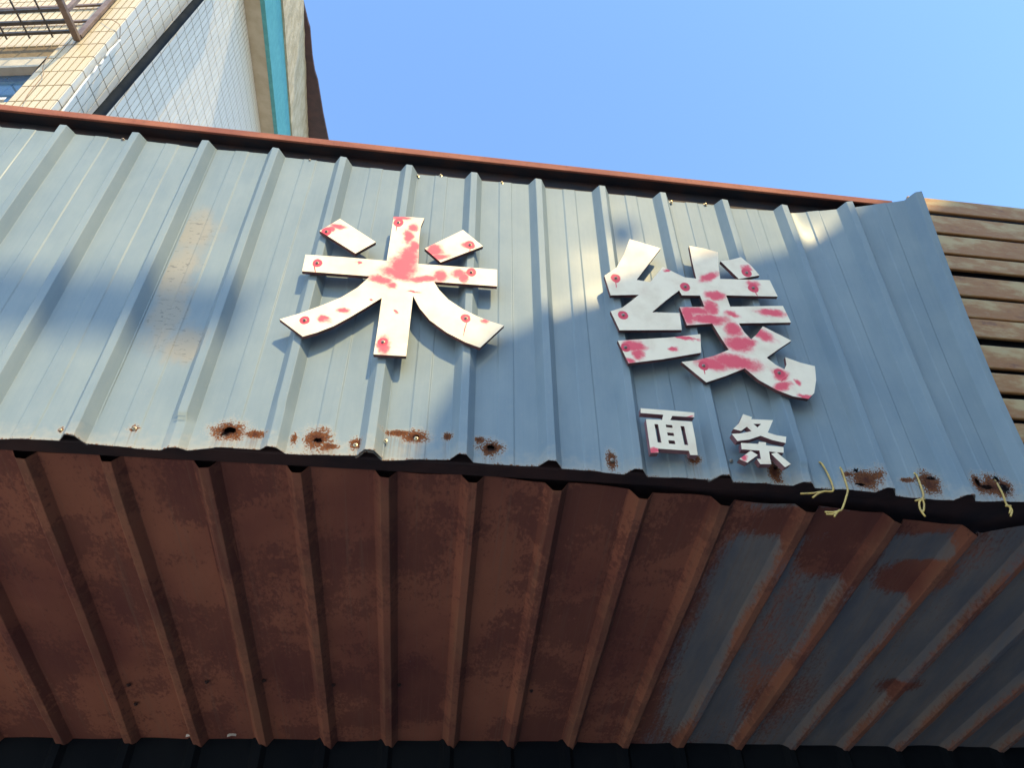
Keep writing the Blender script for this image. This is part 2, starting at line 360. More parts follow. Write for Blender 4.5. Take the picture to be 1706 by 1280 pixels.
# ------------------------------------------------------------------ fascia
fascia = thing('shop_fascia', FP(0, BOTB - 0.1), 'blue grey corrugated metal fascia with rust holes along its lower edge, carrying the sign characters', 'shop fascia')
def rib_at(i, t): return rb[i] + (rt[i] - rb[i]) * t
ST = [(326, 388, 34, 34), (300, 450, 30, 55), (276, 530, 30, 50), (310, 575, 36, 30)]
def fascia_sheet(i0, i1, raise0, raise1):
    cols = profile(i0, i1); x = np.array([c[0] for c in cols]); e0 = np.array([c[1] for c in cols]); sl = np.array([c[2] for c in cols])
    rows = np.concatenate([np.linspace(0, 0.13, 23), np.linspace(0.13, 1, 22)[1:]]); T = rows[:, None] * np.ones_like(x)[None]; X = x[None] * np.ones_like(T)
    u = X / PIT + i0; ui = np.clip(np.floor(u).astype(int), i0, i1 - 1); fr = u - ui
    rbv = np.vectorize(rb.get)(ui).astype(float); rbn = np.vectorize(rb.get)(ui + 1).astype(float); rtv = np.vectorize(rt.get)(ui).astype(float); rtn = np.vectorize(rt.get)(ui + 1).astype(float)
    A = (rbv + (rbn - rbv) * fr) * (1 - T) + (rtv + (rtn - rtv) * fr) * T
    B0 = bbot(A); B1 = btop(np.minimum(A, rt[11] + 0.027))
    k = np.clip((A - rt[11] - 0.03) / (rt[13] - rt[11] - 0.03), 0, 1.12); B1 = B1 + (TOPR - btop(rt[11])) * k * np.where(k < 1, 1, 1)
    B = B0 + (B1 - B0) * T
    E0 = e0[None] * np.ones_like(T); SL = sl[None] * np.ones_like(T)
    # crushed rib ends
    for ri, amt, ext in ((3, 0.6, 0.085), (4, 0.3, 0.12), (10, 0.25, 0.05)):
        if i0 <= ri <= i1:
            w = np.exp(-(((A - rb[ri]) / 0.04) ** 4)) * np.clip((ext - (B - B0)) / (ext * 0.18), 0, 1) * amt
            E0 = E0 * (1 - w); SL = SL * (1 - w)
    rz = raise0 + (raise1 - raise0) * (X - x[0]) / (x[-1] - x[0])
    sag = 0.004 * np.exp(-((B - B0) / 0.05)) * np.sin(A * 21 + i0)          # the cut edge ripples
    E = E0 + rz + wav(A, B) + sag + lift(A, B)
    h = 1e-3
    da = (wav(A + h, B) - wav(A - h, B) + lift(A + h, B) - lift(A - h, B)) / (2 * h) + SL
    db = (wav(A, B + h) - wav(A, B - h) + lift(A, B + h) - lift(A, B - h)) / (2 * h)
    P = OF + A[..., None] * hF + B[..., None] * vF + E[..., None] * nF
    N = nF - da[..., None] * hF - db[..., None] * vF; N = N / np.linalg.norm(N, axis=-1, keepdims=True)
    near = (B < BOTB + 0.14) & (B > BOTB - 0.1)
    rustv = np.where(near, spot_field(A, B, RUST), 0); hol = np.where(near & (E0 < 0.012), spot_field(A, B, HOLE), 0)
    low = np.clip(1 - (B - B0) / 0.13, 0, 1) ** 1.2
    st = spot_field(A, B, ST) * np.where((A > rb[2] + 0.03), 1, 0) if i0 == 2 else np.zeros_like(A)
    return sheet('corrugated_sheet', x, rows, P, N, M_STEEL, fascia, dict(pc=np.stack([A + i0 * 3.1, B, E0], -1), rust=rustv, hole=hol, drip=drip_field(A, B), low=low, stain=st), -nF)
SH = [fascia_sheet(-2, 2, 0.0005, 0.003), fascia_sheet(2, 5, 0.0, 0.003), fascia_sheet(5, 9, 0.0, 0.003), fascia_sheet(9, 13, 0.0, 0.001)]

A0, A1 = -2.2, fpx(1490, 345, 0.03)[0]
# photo line of the rail's lower front edge gives its height
bl = fpx(853, 274, 0.034)[1]; bh = fpx(853, 265.5, 0.034)[1]
print('rail', bl, bh)
rail = box('top_rail', FP(A0, bl, 0.026), hF * (A1 - A0), vF * (bh - bl), nF * 0.008, M_RAIL, fascia, 0.002)
box('rail_flange', FP(A0, bl + 0.003, -0.010), hF * (A1 - A0), vF * 0.005, nF * 0.0355, M_WEB, fascia)
box('rail_web', FP(A0, TOPB - 0.12, -0.010), hF * (A1 - A0), vF * (bl - TOPB + 0.14), nF * 0.003, M_WEB, fascia)
# screws: a washer and a domed hex head
def screw_vf(c, n, r):
    n = nrm(n); s = nrm(np.cross(n, (0.3, 0.2, 0.9))); t = np.cross(n, s); v, f = [], []
    prof = [(1.0, 0), (1.0, 0.22), (0.62, 0.3), (0.58, 0.85), (0.3, 1.0)]; K = 8
    for (rr, hh) in prof:
        for k in range(K): a = 2 * math.pi * k / K; v.append(c + r * (rr * (math.cos(a) * s + math.sin(a) * t) + hh * n))
    for j in range(len(prof) - 1):
        for k in range(K): f.append((j * K + k, j * K + (k + 1) % K, (j + 1) * K + (k + 1) % K, (j + 1) * K + k))
    f.append(tuple((len(prof) - 1) * K + k for k in range(K))); return v, f
def screw(px, py, e, parent, r=0.0055, m=None):
    a, b = fpx(px, py, e); v, f = screw_vf(FP(a, b, e), nF, r); o = build('screw', v, f, m or M_SCREW, parent); fix_normals(o); return o
for (x, y, s, e) in ((102, 718, 0, .002), (224, 714, 1, .002), (245, 488, 1, .003), (642, 735, 1, .004), (205, 233, 0, .002), (516, 268, 1, .002), (696, 294, 2, .004),
                     (734, 293, 2, .002), (836, 305, 2, .002), (1118, 337, 3, .004), (1218, 768, 3, .005), (1175, 341, 3, .002), (1020, 767, 2, .002), (1155, 766, 3, .002), (693, 731, 2, .002), (592, 742, 1, .002)):
    screw(x, y, e, SH[s], 0.0050 if y > 600 else 0.0058, M_SCREWD if y > 760 or y < 300 and x < 600 else M_SCREW)

# ------------------------------------------------------------------ awning roof seen from below
v2 = W(nrm((-193, 1630, 1250))); nS = nrm(np.cross(hF, v2)); nS = nS if nS[2] < 0 else -nS     # downwards
OS = CAM + 1.77 * ray(853, 805); _MS = np.stack([hF, v2], 1)
def spx(px, py, e=0.0):
    p = on_plane(px, py, OS + e * nS, nS); return np.linalg.lstsq(_MS, p - OS - e * nS, rcond=None)[0]
def SP(a, b, e=0.0): return OS + a * hF + b * v2 + e * nS
RH = 0.026
sfr = [(40, 756), (178, 762), (345, 766), (500, 774), (647, 787), (795, 799), (935, 815), (1078, 827), (1215, 842), (1358, 853), (1503, 870), (1633, 888)]
sbk = [(215, 1230), (330, 1230), (440, 1230), (550, 1230), (652, 1230), (757, 1230), (858, 1230), (960, 1230), (1053, 1230), (1148, 1230), (1248, 1230), (1340, 1232)]
sF = [spx(*p, RH) for p in sfr]; sB = [spx(*p, RH) for p in sbk]
def lin(p, q, b): return p[0] + (q[0] - p[0]) * (b - p[1]) / (q[1] - p[1])
BS0, BS1 = -0.06, 1.32
cf = [lin(p, q, 0.0) - 0.009 for p, q in zip(sF, sB)]; cb = [lin(p, q, BS1) - 0.009 for p, q in zip(sF, sB)]
dF = (cf[-1] - cf[0]) / 11; dB = (cb[-1] - cb[0]) / 11
cf = [cf[0] - dF * k for k in (3, 2, 1)] + cf + [cf[-1] + dF * k for k in range(1, 7)]; cb = [cb[0] - dB * k for k in (3, 2, 1)] + cb + [cb[-1] + dB * k for k in range(1, 7)]
FEDGE = [(0, 745), (150, 758), (345, 764), (480, 770), (640, 782), (790, 793), (935, 803), (1058, 815), (1200, 830), (1340, 842), (1480, 854), (1510, 866), (1613, 874), (1640, 890), (1706, 876)]
fe = np.array([spx(*p) for p in FEDGE])
awning = thing('awning_roof', SP(0.3, 0.6, 0.0), 'rusty brown corrugated awning seen from below, hanging over the camera', 'awning')
RPATCH = [(1520, 960, 62, 26, 0.85), (1400, 925, 60, 34, 0.7), (1540, 912, 40, 14, -0.9), (1290, 870, 80, 22, 0.55), (1450, 870, 140, 18, 0.6), (1500, 1140, 40, 12, 0.6), (1170, 1150, 60, 60, -0.35), (1240, 960, 60, 130, -0.3), (250, 900, 60, 40, .2), (690, 940, 14, 12, 0.5)]
def awning_sheet(i0, i1, k):
    cols = profile(i0, i1, rw=0.028, cw=0.0105, H=RH, R=0.002, mesa=0, fine=0.011); x = np.array([c[0] for c in cols]); e0 = np.array([c[1] for c in cols]); sl = np.array([c[2] for c in cols])
    rows = np.linspace(0, 1, 44); T = rows[:, None] * np.ones_like(x)[None]; X = x[None] * np.ones_like(T)
    u = X / PIT + i0; ui = np.clip(np.floor(u).astype(int), i0, i1 - 1); fr = u - ui
    cfa, cba = np.array(cf), np.array(cb)
    Af = cfa[ui] + (cfa[ui + 1] - cfa[ui]) * fr; Ab = cba[ui] + (cba[ui + 1] - cba[ui]) * fr
    B0 = np.interp(Af, fe[:, 0], fe[:, 1]); B = B0 + (BS1 - B0) * T
    A = Af + (Ab - Af) * B / BS1
    rip = 0.004 * np.exp(-(B - B0) / 0.08) * np.sin(A * 23)
    E = e0[None] + wav(A * 1.3 + 5, B) * 1.8 + rip + 0.0012 * k
    h = 1e-3; da = (wav((A + h) * 1.3 + 5, B) - wav((A - h) * 1.3 + 5, B)) * 1.8 / (2 * h) + sl[None]; db = (wav(A * 1.3 + 5, B + h) - wav(A * 1.3 + 5, B - h)) * 1.8 / (2 * h)
    P = OS + A[..., None] * hF + B[..., None] * v2 + E[..., None] * nS
    N = nS - da[..., None] * hF - db[..., None] * v2; N = N / np.linalg.norm(N, axis=-1, keepdims=True)
    bias = np.interp(A, [-1.2, 0.3, 0.52, 0.62, 1.0, 1.6], [1.1, 1.0, 0.86, 0.50, 0.40, 0.22]) + np.interp(B, [0, 0.12, 0.3, 1.2], [0.12, 0.05, 0.0, -0.06])
    patch = np.zeros_like(A)
    for (px, py, rx, ry, s) in RPATCH:
        c = spx(px, py); ra = abs(spx(px + rx, py)[0] - c[0]); rbb = abs(spx(px, py + ry)[1] - c[1])
        patch += s * np.clip(1.4 - np.sqrt(((A - c[0]) / ra) ** 2 + ((B - c[1]) / rbb) ** 2), 0, 1)
    crest = np.clip(e0[None] / RH, 0, 1) * np.ones_like(A)
    return sheet('corrugated_sheet', x, rows, P, N, M_SOFFIT, awning, dict(pc=np.stack([A + k * 2.3, B, np.zeros_like(A)], -1), bias=bias, patch=patch, crest=crest), -nS, flip=True)
AW = [awning_sheet(0, 5, 0), awning_sheet(5, 10, 1), awning_sheet(10, 14, 2), awning_sheet(14, 20, 3)]
# beam along the front edge, above the sheets and just behind the fascia
bo = FP(A0, BOTB + 0.012, -0.012)
beam = box('edge_beam', FP(A0, BOTB + 0.014, -0.062), hF * 5.2, vF * 0.05, nF * 0.05, M_BEAM, awning, 0.004)
box('beam_flange', FP(A0, BOTB + 0.034, -0.40), hF * 5.2, vF * 0.006, nF * 0.335, M_BEAM, awning)
box('back_panel', FP(A0, BOTB + 0.045, -0.16), hF * (rt[13] + 0.4 - A0), vF * (bl - BOTB - 0.03), nF * 0.012, M_WEB, fascia)
box('top_cover', FP(A0, bl - 0.01, -0.17), hF * (A1 - A0), vF * 0.008, nF * 0.162, M_WEB, fascia)
for px, py in ((345, 1135), (440, 1133), (227, 1172), (215, 1140), (556, 1140), (665, 1140), (885, 1150)):
    a, b = spx(px, py, 0.0); v, f = screw_vf(SP(a, b, 0.0025), nS, 0.0065); o = build('screw', v, f, M_BEAM, AW[0 if px < 700 else 1]); fix_normals(o)
# shop wall under the back edge
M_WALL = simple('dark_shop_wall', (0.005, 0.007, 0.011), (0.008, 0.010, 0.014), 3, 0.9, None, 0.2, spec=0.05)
bw = spx(853, 1236)[1]
wp = SP(0, bw); wy = wp[1]; wx0, wx1 = -3.6, 4.6
swall = thing('shop_wall', (0.4, wy, 0), 'dark navy wall of the shop under the back edge of the awning', 'wall')
pts = []; x = wx0
while x < wx1:
    pts += [(x, 0), (x + 0.15, 0), (x + 0.165, -0.02), (x + 0.185, -0.02)]; x += 0.2
wtop = wp[2] + 0.10
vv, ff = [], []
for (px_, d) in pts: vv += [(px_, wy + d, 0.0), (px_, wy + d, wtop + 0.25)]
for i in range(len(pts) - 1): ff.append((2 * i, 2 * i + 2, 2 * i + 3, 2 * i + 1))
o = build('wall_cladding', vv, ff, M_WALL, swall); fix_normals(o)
nb = box('sky_block_wall', (3.3, -2.4, 0), (0.24, 0, 0), (0, wy + 2.35, 0), (0, 0, 3.3), simple('sky_block_brown', (0.13, 0.10, 0.08), (0.18, 0.14, 0.11), 4, 0.9), None)  # unseen wall, added to keep sky light from the right off the ribs
tag(nb, 'unseen wall added right of the awning to block sky light', 'wall')
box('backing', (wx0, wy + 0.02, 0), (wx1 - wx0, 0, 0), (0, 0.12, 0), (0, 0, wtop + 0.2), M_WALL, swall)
M_PAPER = simple('pale_paper', (0.55, 0.53, 0.5), (0.4, 0.38, 0.36), 30, 0.9)
for px, py, w, lab in ((309, 1229, 22, 'longer pale paper scrap on the wall edge under the awning'), (378, 1229, 15, 'shorter pale paper scrap on the wall edge, right of the longer one')):
    p = on_plane(px, py, np.array((0, wy - 0.03, 0)), np.array((0, 1., 0))); p2 = on_plane(px + w, py - 1.5, np.array((0, wy - 0.03, 0)), np.array((0, 1., 0))); d = p2 - p
    vs = [p, p + d * .5 + (0, -.003, .002), p2, p2 + (0, 0, .007), p + d * .55 + (0, -.004, .012), p + (0, 0, .008)]; n = len(vs)
    vs = vs + [q + np.array((0, .0015, 0)) for q in vs]
    fs = [tuple(range(n)), tuple(range(2 * n - 1, n - 1, -1))] + [(i, i + n, (i + 1) % n + n, (i + 1) % n) for i in range(n)]
    tag(build('paper_scrap', vs, fs, M_PAPER), lab, 'paper scrap', 'paper scraps under the awning')

# ------------------------------------------------------------------ sign characters
def board_material(name, spots, white=(0.88, 0.745, 0.555), dirt=0.6):
    m = mat(name, white, 0.5, 0.0, 0.12); t = NT(m); pc = t.attr('pc').outputs['Vector']
    w1 = t.n('ShaderNodeTexNoise'); t.put(w1.inputs['Vector'], pc); w1.inputs['Scale'].default_value = 38; w1.inputs['Detail'].default_value = 4
    off = t.vmath('MULTIPLY', t.vmath('SUBTRACT', w1.outputs[1], (0.5, 0.5, 0.5)), (0.028, 0.028, 0)); pcw = t.vmath('ADD', pc, off)
    fine, _ = t.noise(pc, 120, 3, 0.7); mid, _ = t.noise(pc, 20, 4, 0.6)
    def field(lst, vec):
        acc = None
        for (x, y, rx, ry, rot) in lst:
            mp = t.n('ShaderNodeMapping', vector_type='TEXTURE'); t.put(mp.inputs[0], vec)
            mp.inputs['Location'].default_value = (x, y, 0); mp.inputs['Rotation'].default_value = (0, 0, rot); mp.inputs['Scale'].default_value = (rx, ry, 1)
            ln = t.n('ShaderNodeVectorMath', operation='LENGTH'); t.t.links.new(mp.outputs[0], ln.inputs[0])
            v = t.ramp(ln.outputs['Value'], 1.75, 0.15)
            acc = v if acc is None else t.math('MAXIMUM', acc, v)
        return acc
    big, _ = t.noise(pc, 6, 5, 0.6); base = t.mix(t.math('MULTIPLY', t.ramp(t.math('ADD', t.math('MULTIPLY', mid, 0.5), t.math('MULTIPLY', big, 0.5)), 0.42, 0.64), dirt), white, (0.72, 0.58, 0.41))
    soft = [s for s in spots if not s[5]]; hard = [s for s in spots if s[5]]
    if soft:
        fs = field([s[:5] for s in soft], pcw)
        halo = t.ramp(t.math('ADD', fs, t.math('MULTIPLY', t.math('SUBTRACT', mid, 0.5), 0.5)), 0.0, 0.55); base = t.mix(t.math('MULTIPLY', halo, 0.30), base, (0.78, 0.17, 0.20))
        fs = t.ramp(t.math('ADD', fs, t.math('MULTIPLY', t.math('SUBTRACT', t.math('ADD', fine, mid), 1.0), 0.62)), 0.12, 0.86)
        base = t.mix(t.math('MULTIPLY', fs, 0.95), base, (0.76, 0.085, 0.125))
    if hard:
        fh = t.ramp(field([s[:5] for s in hard], t.vmath('ADD', pc, t.vmath('MULTIPLY', off, (0.25, 0.25, 0)))), 0.38, 0.56)
        base = t.mix(fh, base, (0.66, 0.075, 0.11))
    t.put(t.b.inputs['Base Color'], base); t.put(t.b.inputs['Roughness'], t.math('ADD', 0.38, t.math('MULTIPLY', mid, 0.15)))
    t.bump(t.math('ADD', mid, t.math('MULTIPLY', fine, 0.3)), 0.12, 0.001)
    return m
M_EDGE = simple('board_edge', (0.07, 0.035, 0.035), (0.17, 0.065, 0.065), 25, 0.7)
M_EDGE2 = simple('letter_side', (0.27, 0.13, 0.14), (0.20, 0.095, 0.105), 30, 0.6)
def board(name, loops, e_front, thick, mats, parent, bev=0.0008):
    """flat board cut to an outline (first loop) with holes, from photo points on the plane of its front"""
    L2 = []
    for lp in loops: L2.append([fpx(x, y, e_front) for (x, y) in lp])
    vs, fs, mi, pcs = [], [], [], []
    flat = [p for lp in L2 for p in lp]; n = len(flat)
    tri = tessellate_polygon([[Vector((p[0], p[1], 0)) for p in lp] for lp in L2])
    vs = [FP(p[0], p[1], e_front) for p in flat] + [FP(p[0], p[1], e_front - thick) for p in flat]; pcs = [(p[0], p[1], 0) for p in flat] * 2
    for t_ in tri:
        a, b, c = (Vector((*flat[q], 0)) for q in t_); q = t_ if (b - a).cross(c - a).z > 0 else t_[::-1]
        fs.append(tuple(q)); mi.append(0); fs.append(tuple(z + n for z in q[::-1])); mi.append(1)
    k = 0
    for lp in L2:
        m = len(lp)
        for i in range(m): fs.append((k + i, k + (i + 1) % m, k + (i + 1) % m + n, k + i + n)); mi.append(1)
        k += m
    o = build(name, vs, fs, mats, parent); o.data.polygons.foreach_set('material_index', mi); add_vec(o.data, 'pc', pcs); fix_normals(o)
    return o
def sp(x, y, rx, ry, rot, hard, e):
    c = fpx(x, y, e); ra = abs(fpx(x + rx, y, e)[0] - c[0]); rb_ = abs(fpx(x, y + ry, e)[1] - c[1]); return (c[0], c[1], ra, rb_, -math.radians(rot), hard)
def cr(pts, ox, oy, s): return [(ox + x / s, oy + y / s) for x, y in pts]
def character(loops_list, crop, e, thick, spots, rings, label, nm, edge, drips=(), board_r=0.0048, cols=None):
    ox, oy, s = crop
    SPT = [sp(ox + x / s, oy + y / s, rx / s, ry / s, rot, False, e) for (x, y, rx, ry, rot) in spots]
    SPT += [sp(ox + x / s, oy + y / s, 33 / s, 28 / s, 0, True, e) for (x, y) in rings] + [sp(ox + x / s, oy + y / s, rx / s, ry / s, rot, True, e) for (x, y, rx, ry, rot) in drips]
    first = cr(loops_list[0][0], *crop); c = fpx(sum(p[0] for p in first) / len(first), max(p[1] for p in first), e)
    t = thing('sign_character', FP(c[0], c[1], e), label, 'sign character', 'characters of the shop sign')
    m = board_material(nm, SPT); obs = []
    for loops in loops_list: obs.append(board('stroke_board', [cr(lp, *crop) for lp in loops], e, thick, [m, edge], t))
    for (x, y) in rings: screw(ox + x / s, oy + y / s, e + 0.0003, t, board_r, M_SCREWD)
    return t
C2 = (440, 330, 3.877)
mi_body = [(837, 120), (940, 122), (1035, 130), (1012, 185), (1003, 250), (995, 425), (1110, 432), (1505, 462), (1505, 570), (1098, 541), (1130, 592), (1190, 655), (1280, 715), (1380, 765), (1460, 797), (1550, 823),
           (1395, 967), (1300, 932), (1180, 870), (1070, 790), (1005, 712), (962, 632), (940, 830), (918, 1022), (707, 1010), (735, 830), (760, 645), (660, 707), (560, 767), (450, 827), (340, 870), (250, 895),
           (100, 783), (230, 745), (380, 690), (500, 640), (600, 580), (655, 532), (682, 505), (245, 472), (268, 365), (530, 382), (792, 405), (815, 260)]
mi_d1 = [(490, 133), (722, 284), (590, 358), (358, 212)]
mi_d2 = [(1285, 205), (1415, 311), (1140, 415), (1037, 325)]
MI_SP = [(900, 440, 85, 65, 0), (935, 385, 65, 75, 0), (965, 325, 40, 50, 0), (930, 255, 30, 50, 0), (962, 187, 32, 24, 0), (760, 525, 75, 28, 10), (825, 565, 42, 24, 0), (860, 490, 110, 34, 20), (1040, 522, 95, 24, -12),
         (1140, 502, 48, 36, 0), (1260, 490, 50, 28, -15), (1290, 520, 30, 25, 0), (510, 730, 42, 18, 12), (1100, 335, 52, 38, 0), (1130, 385, 70, 20, -25), (480, 183, 50, 14, 5), (430, 200, 30, 22, 0), (880, 128, 70, 14, 0), (695, 655, 14, 10, 0), (1430, 800, 26, 16, 0), (770, 950, 34, 58, 0),
         (615, 420, 18, 7, 0), (850, 735, 16, 12, 0), (960, 605, 40, 7, 0), (380, 780, 40, 20, 10), (1320, 300, 40, 20, 0)]
character([[mi_body], [mi_d1], [mi_d2]], C2, RIBH + 0.016, 0.010, MI_SP, [(868, 158), (403, 217), (1330, 302), (343, 420), (1338, 480), (262, 790), (768, 930), (1303, 777)],
          'large cream white character shaped like a star with pink paint worn at its crossing', 'board_rice', M_EDGE,
          [(857, 185, 3.5, 30, 0), (328, 455, 4, 34, -12), (1299, 840, 3.5, 55, 8), (1328, 330, 3, 30, 0)])
C3 = (960, 360, 3.877)
xi_body = [(345, 148), (545, 208), (475, 300), (390, 412), (478, 426), (520, 375), (560, 328), (630, 362), (700, 395), (775, 404), (750, 300), (730, 192), (830, 210), (915, 233), (918, 310), (930, 406), (1250, 414), (1302, 520), (968, 512), (995, 585),
           (1335, 580), (1388, 688), (1050, 693), (1085, 750), (1130, 797), (1170, 760), (1205, 712), (1290, 755), (1390, 805), (1300, 865), (1230, 915), (1290, 962), (1345, 990), (1358, 960), (1350, 912), (1450, 948), (1542, 970), (1550, 1060), (1537, 1145), (1500, 1182),
           (1400, 1165), (1300, 1127), (1180, 1060), (1088, 984), (970, 1032), (840, 1075), (680, 943), (780, 931), (890, 903), (985, 864), (930, 780), (878, 695), (715, 706), (668, 588), (828, 586), (800, 514), (682, 512), (665, 480), (580, 545), (490, 621), (668, 626), (682, 736), (280, 738), (222, 615), (300, 590), (360, 545), (405, 508), (222, 512), (182, 385), (260, 333), (310, 245)]
xi_bar = [(268, 805), (600, 785), (802, 763), (807, 883), (560, 925), (338, 952)]
xi_dot = [(1065, 265), (1130, 320), (1185, 383), (1050, 406), (932, 291), (1000, 282)]
XI_SP = [(860, 395, 75, 20, -38), (893, 512, 62, 26, -5), (780, 615, 105, 24, 0), (850, 668, 125, 32, -3), (870, 595, 44, 44, 0), (1010, 635, 45, 18, 0), (1262, 625, 85, 24, 0), (1020, 735, 50, 45, 0), (1045, 830, 85, 50, 0), (1020, 940, 150, 48, 8), (880, 955, 90, 36, 8),
         (1205, 765, 75, 32, 40), (1110, 815, 45, 32, 0), (375, 840, 68, 32, 0), (400, 890, 36, 36, 0), (630, 860, 28, 16, 0), (700, 788, 90, 12, 8), (1320, 1030, 46, 40, 0), (1335, 1105, 66, 28, -25), (1485, 1168, 55, 16, 0), (1430, 1075, 22, 16, 0), (590, 348, 26, 10, -20), (1098, 335, 34, 18, 0), (1140, 440, 40, 22, 0), (340, 930, 30, 20, 0), (720, 640, 40, 60, 0)]
character([[xi_body], [xi_bar], [xi_dot]], C3, RIBH + 0.018, 0.010, XI_SP, [(255, 402), (703, 458), (1143, 466), (1100, 367), (303, 640), (318, 850), (822, 968), (1310, 1015)],
          'large white character of many strokes with big pink patches, right of the star character', 'board_thread', M_EDGE,
          [(255, 440, 3.5, 26, 0), (1155, 492, 4, 26, -15), (825, 1000, 3.5, 26, 0), (1345, 1050, 4, 34, 45)])
C4 = (1000, 640, 4.265)
mian = [[(287, 172), (480, 187), (668, 203), (668, 237), (512, 227), (498, 257), (652, 268), (675, 385), (693, 506), (640, 505), (630, 475), (412, 460), (415, 488), (359, 490), (342, 370), (325, 250), (440, 255), (448, 219), (287, 206)],
        [(385, 285), (408, 415), (435, 418), (411, 287)], [(465, 289), (469, 308), (515, 312), (511, 293)], [(475, 345), (480, 366), (526, 370), (521, 349)], [(484, 400), (489, 424), (534, 428), (529, 404)], [(570, 299), (598, 432), (625, 435), (597, 302)]]
tiao_up = [[(1015, 214), (1080, 236), (1072, 250), (1228, 257), (1208, 305), (1190, 345), (1255, 365), (1322, 375), (1318, 420), (1225, 400), (1140, 368), (1060, 395), (975, 406), (935, 355), (1010, 350), (1075, 335), (1042, 303), (1000, 334), (945, 320), (985, 280)],
           [(1088, 284), (1118, 309), (1143, 284)]]
tiao_lo = [[(1000, 419), (1124, 426), (1126, 411), (1178, 416), (1178, 436), (1302, 449), (1304, 490), (1200, 480), (1206, 525), (1216, 570), (1138, 570), (1112, 532), (1142, 534), (1132, 474), (1005, 464)]]
tiao_l = [[(1070, 474), (1120, 505), (1045, 560), (988, 533)]]
tiao_r = [[(1215, 497), (1253, 485), (1355, 570), (1313, 592)]]
character([mian], C4, RIBH + 0.020, 0.016, [(382, 478, 34, 22, 0), (640, 230, 30, 6, 0)], [], 'small white raised character like a boxed face, left one of the small pair', 'letter_face', M_EDGE2)
character([tiao_up, tiao_lo, tiao_l, tiao_r], C4, RIBH + 0.020, 0.016, [(1018, 528, 28, 22, 0), (1130, 250, 34, 5, 0), (1240, 300, 10, 20, 0)], [], 'small white raised character with two feet like a twig, right one of the small pair', 'letter_twig', M_EDGE2)

# ------------------------------------------------------------------ yellow wire ties
M_WIRE = simple('yellow_wire', (0.62, 0.43, 0.12), (0.45, 0.30, 0.10), 80, 0.45)
CW = (1320, 720, 4.42)
wires = [([[(193, 222), (215, 232), (245, 280), (275, 340), (300, 410), (293, 438), (235, 438), (150, 452), (60, 455)], [(235, 438), (190, 455), (150, 485)]], 'leftmost yellow wire tie, bending left under the fascia edge'),
         ([[(343, 258), (360, 275), (382, 335), (407, 420), (400, 470), (368, 565), (345, 582), (300, 592), (240, 590)], [(345, 582), (300, 606), (250, 606)], [(350, 575), (325, 600), (310, 625)]], 'long yellow wire tie with a forked end, second from the left'),
         ([[(888, 302), (912, 315), (935, 370), (965, 460), (955, 495), (935, 520), (942, 570), (980, 625)], [(955, 490), (970, 530), (965, 585), (945, 575)], [(975, 495), (940, 498), (905, 508)]], 'knotted yellow wire tie with a loop, third from the left'),
         ([[(1488, 352), (1520, 400), (1550, 460), (1575, 530), (1600, 550), (1618, 580), (1608, 622)], [(1575, 535), (1605, 560), (1600, 600)], [(1570, 545), (1610, 545)]], 'short yellow wire tie from the big rust hole at the right end')]
for paths, lab in wires:
    vs, fs = [], []
    for j, pth in enumerate(paths):
        P = []
        for (x, y) in cr(pth, *CW):
            a, b = fpx(x, y, 0.006); edge = float(bbot(a)); e = 0.006 if b > edge - 0.004 else 0.004
            if j == 0 and (x, y) == cr(pth, *CW)[0]: e = -0.004
            a, b = fpx(x, y, e); P.append(FP(a, b, e))
        v, f = tube_vf(smooth_path(P), 0.0024, 8); k = len(vs); vs += v; fs += [tuple(q + k for q in t_) for t_ in f]
    o = build('wire_tie', vs, fs, M_WIRE, None, smooth=True); fix_normals(o); tag(o, lab, 'wire tie', 'yellow wire ties along the fascia edge')

# ------------------------------------------------------------------ stack of rusty slats to the right
def slat_mat():
    m = mat('weathered_slat', (0.2, 0.15, 0.09), 0.6, 0, 0.4); t = NT(m); p = t.obj(); r = t.n('ShaderNodeObjectInfo').outputs['Random']
    p = t.vmath('ADD', p, t.vmath('MULTIPLY', (7.0, 3.0, 5.0), (1, 1, 1)))
    cb_ = t.n('ShaderNodeCombineXYZ'); t.put(cb_.inputs[0], t.math('MULTIPLY', r, 40)); p = t.vmath('ADD', p, cb_.outputs[0])
    a, _ = t.noise(p, 9, 5, 0.62, (0.8, 3, 2)); f, _ = t.noise(p, 60, 4, 0.6, (0.5, 2, 2))
    c = t.mix(t.ramp(a, 0.35, 0.58), (0.46, 0.33, 0.155), (0.36, 0.175, 0.06)); hh = t.attr('h').outputs['Fac']; c = t.mix(t.math('MULTIPLY', t.ramp(t.math('SUBTRACT', a, t.math('MULTIPLY', hh, 0.45)), 0.12, 0.45), 0.75), c, (0.31, 0.135, 0.045)); c = t.mix(t.math('MULTIPLY', t.ramp(a, 0.6, 0.7), 0.7), c, (0.13, 0.055, 0.04)); c = t.mix(t.math('MULTIPLY', t.ramp(f, 0.5, 0.8), 0.35), c, (0.42, 0.35, 0.22))
    t.put(t.b.inputs['Base Color'], c); t.bump(f, 0.25, 0.001); return m
M_SLAT = slat_mat(); M_DARK = simple('dark_backing', (0.010, 0.012, 0.018), (0.016, 0.015, 0.02), 8, 0.7)
ES = -0.06
SL_ = [(348.5, 368), (376, 401), (407.5, 434), (439.5, 459.5), (472, 500.5), (508, 536), (540, 567), (583, 617), (627, 656), (668, 698), (708, 738), (748, 778)]
scr = thing('slat_screen', FP(1.7, fpx(1700, 690, ES)[1], ES), 'screen of rusty olive horizontal slats beside the right end of the fascia', 'slat screen')
AS = fpx(1522, 345, ES)[0]
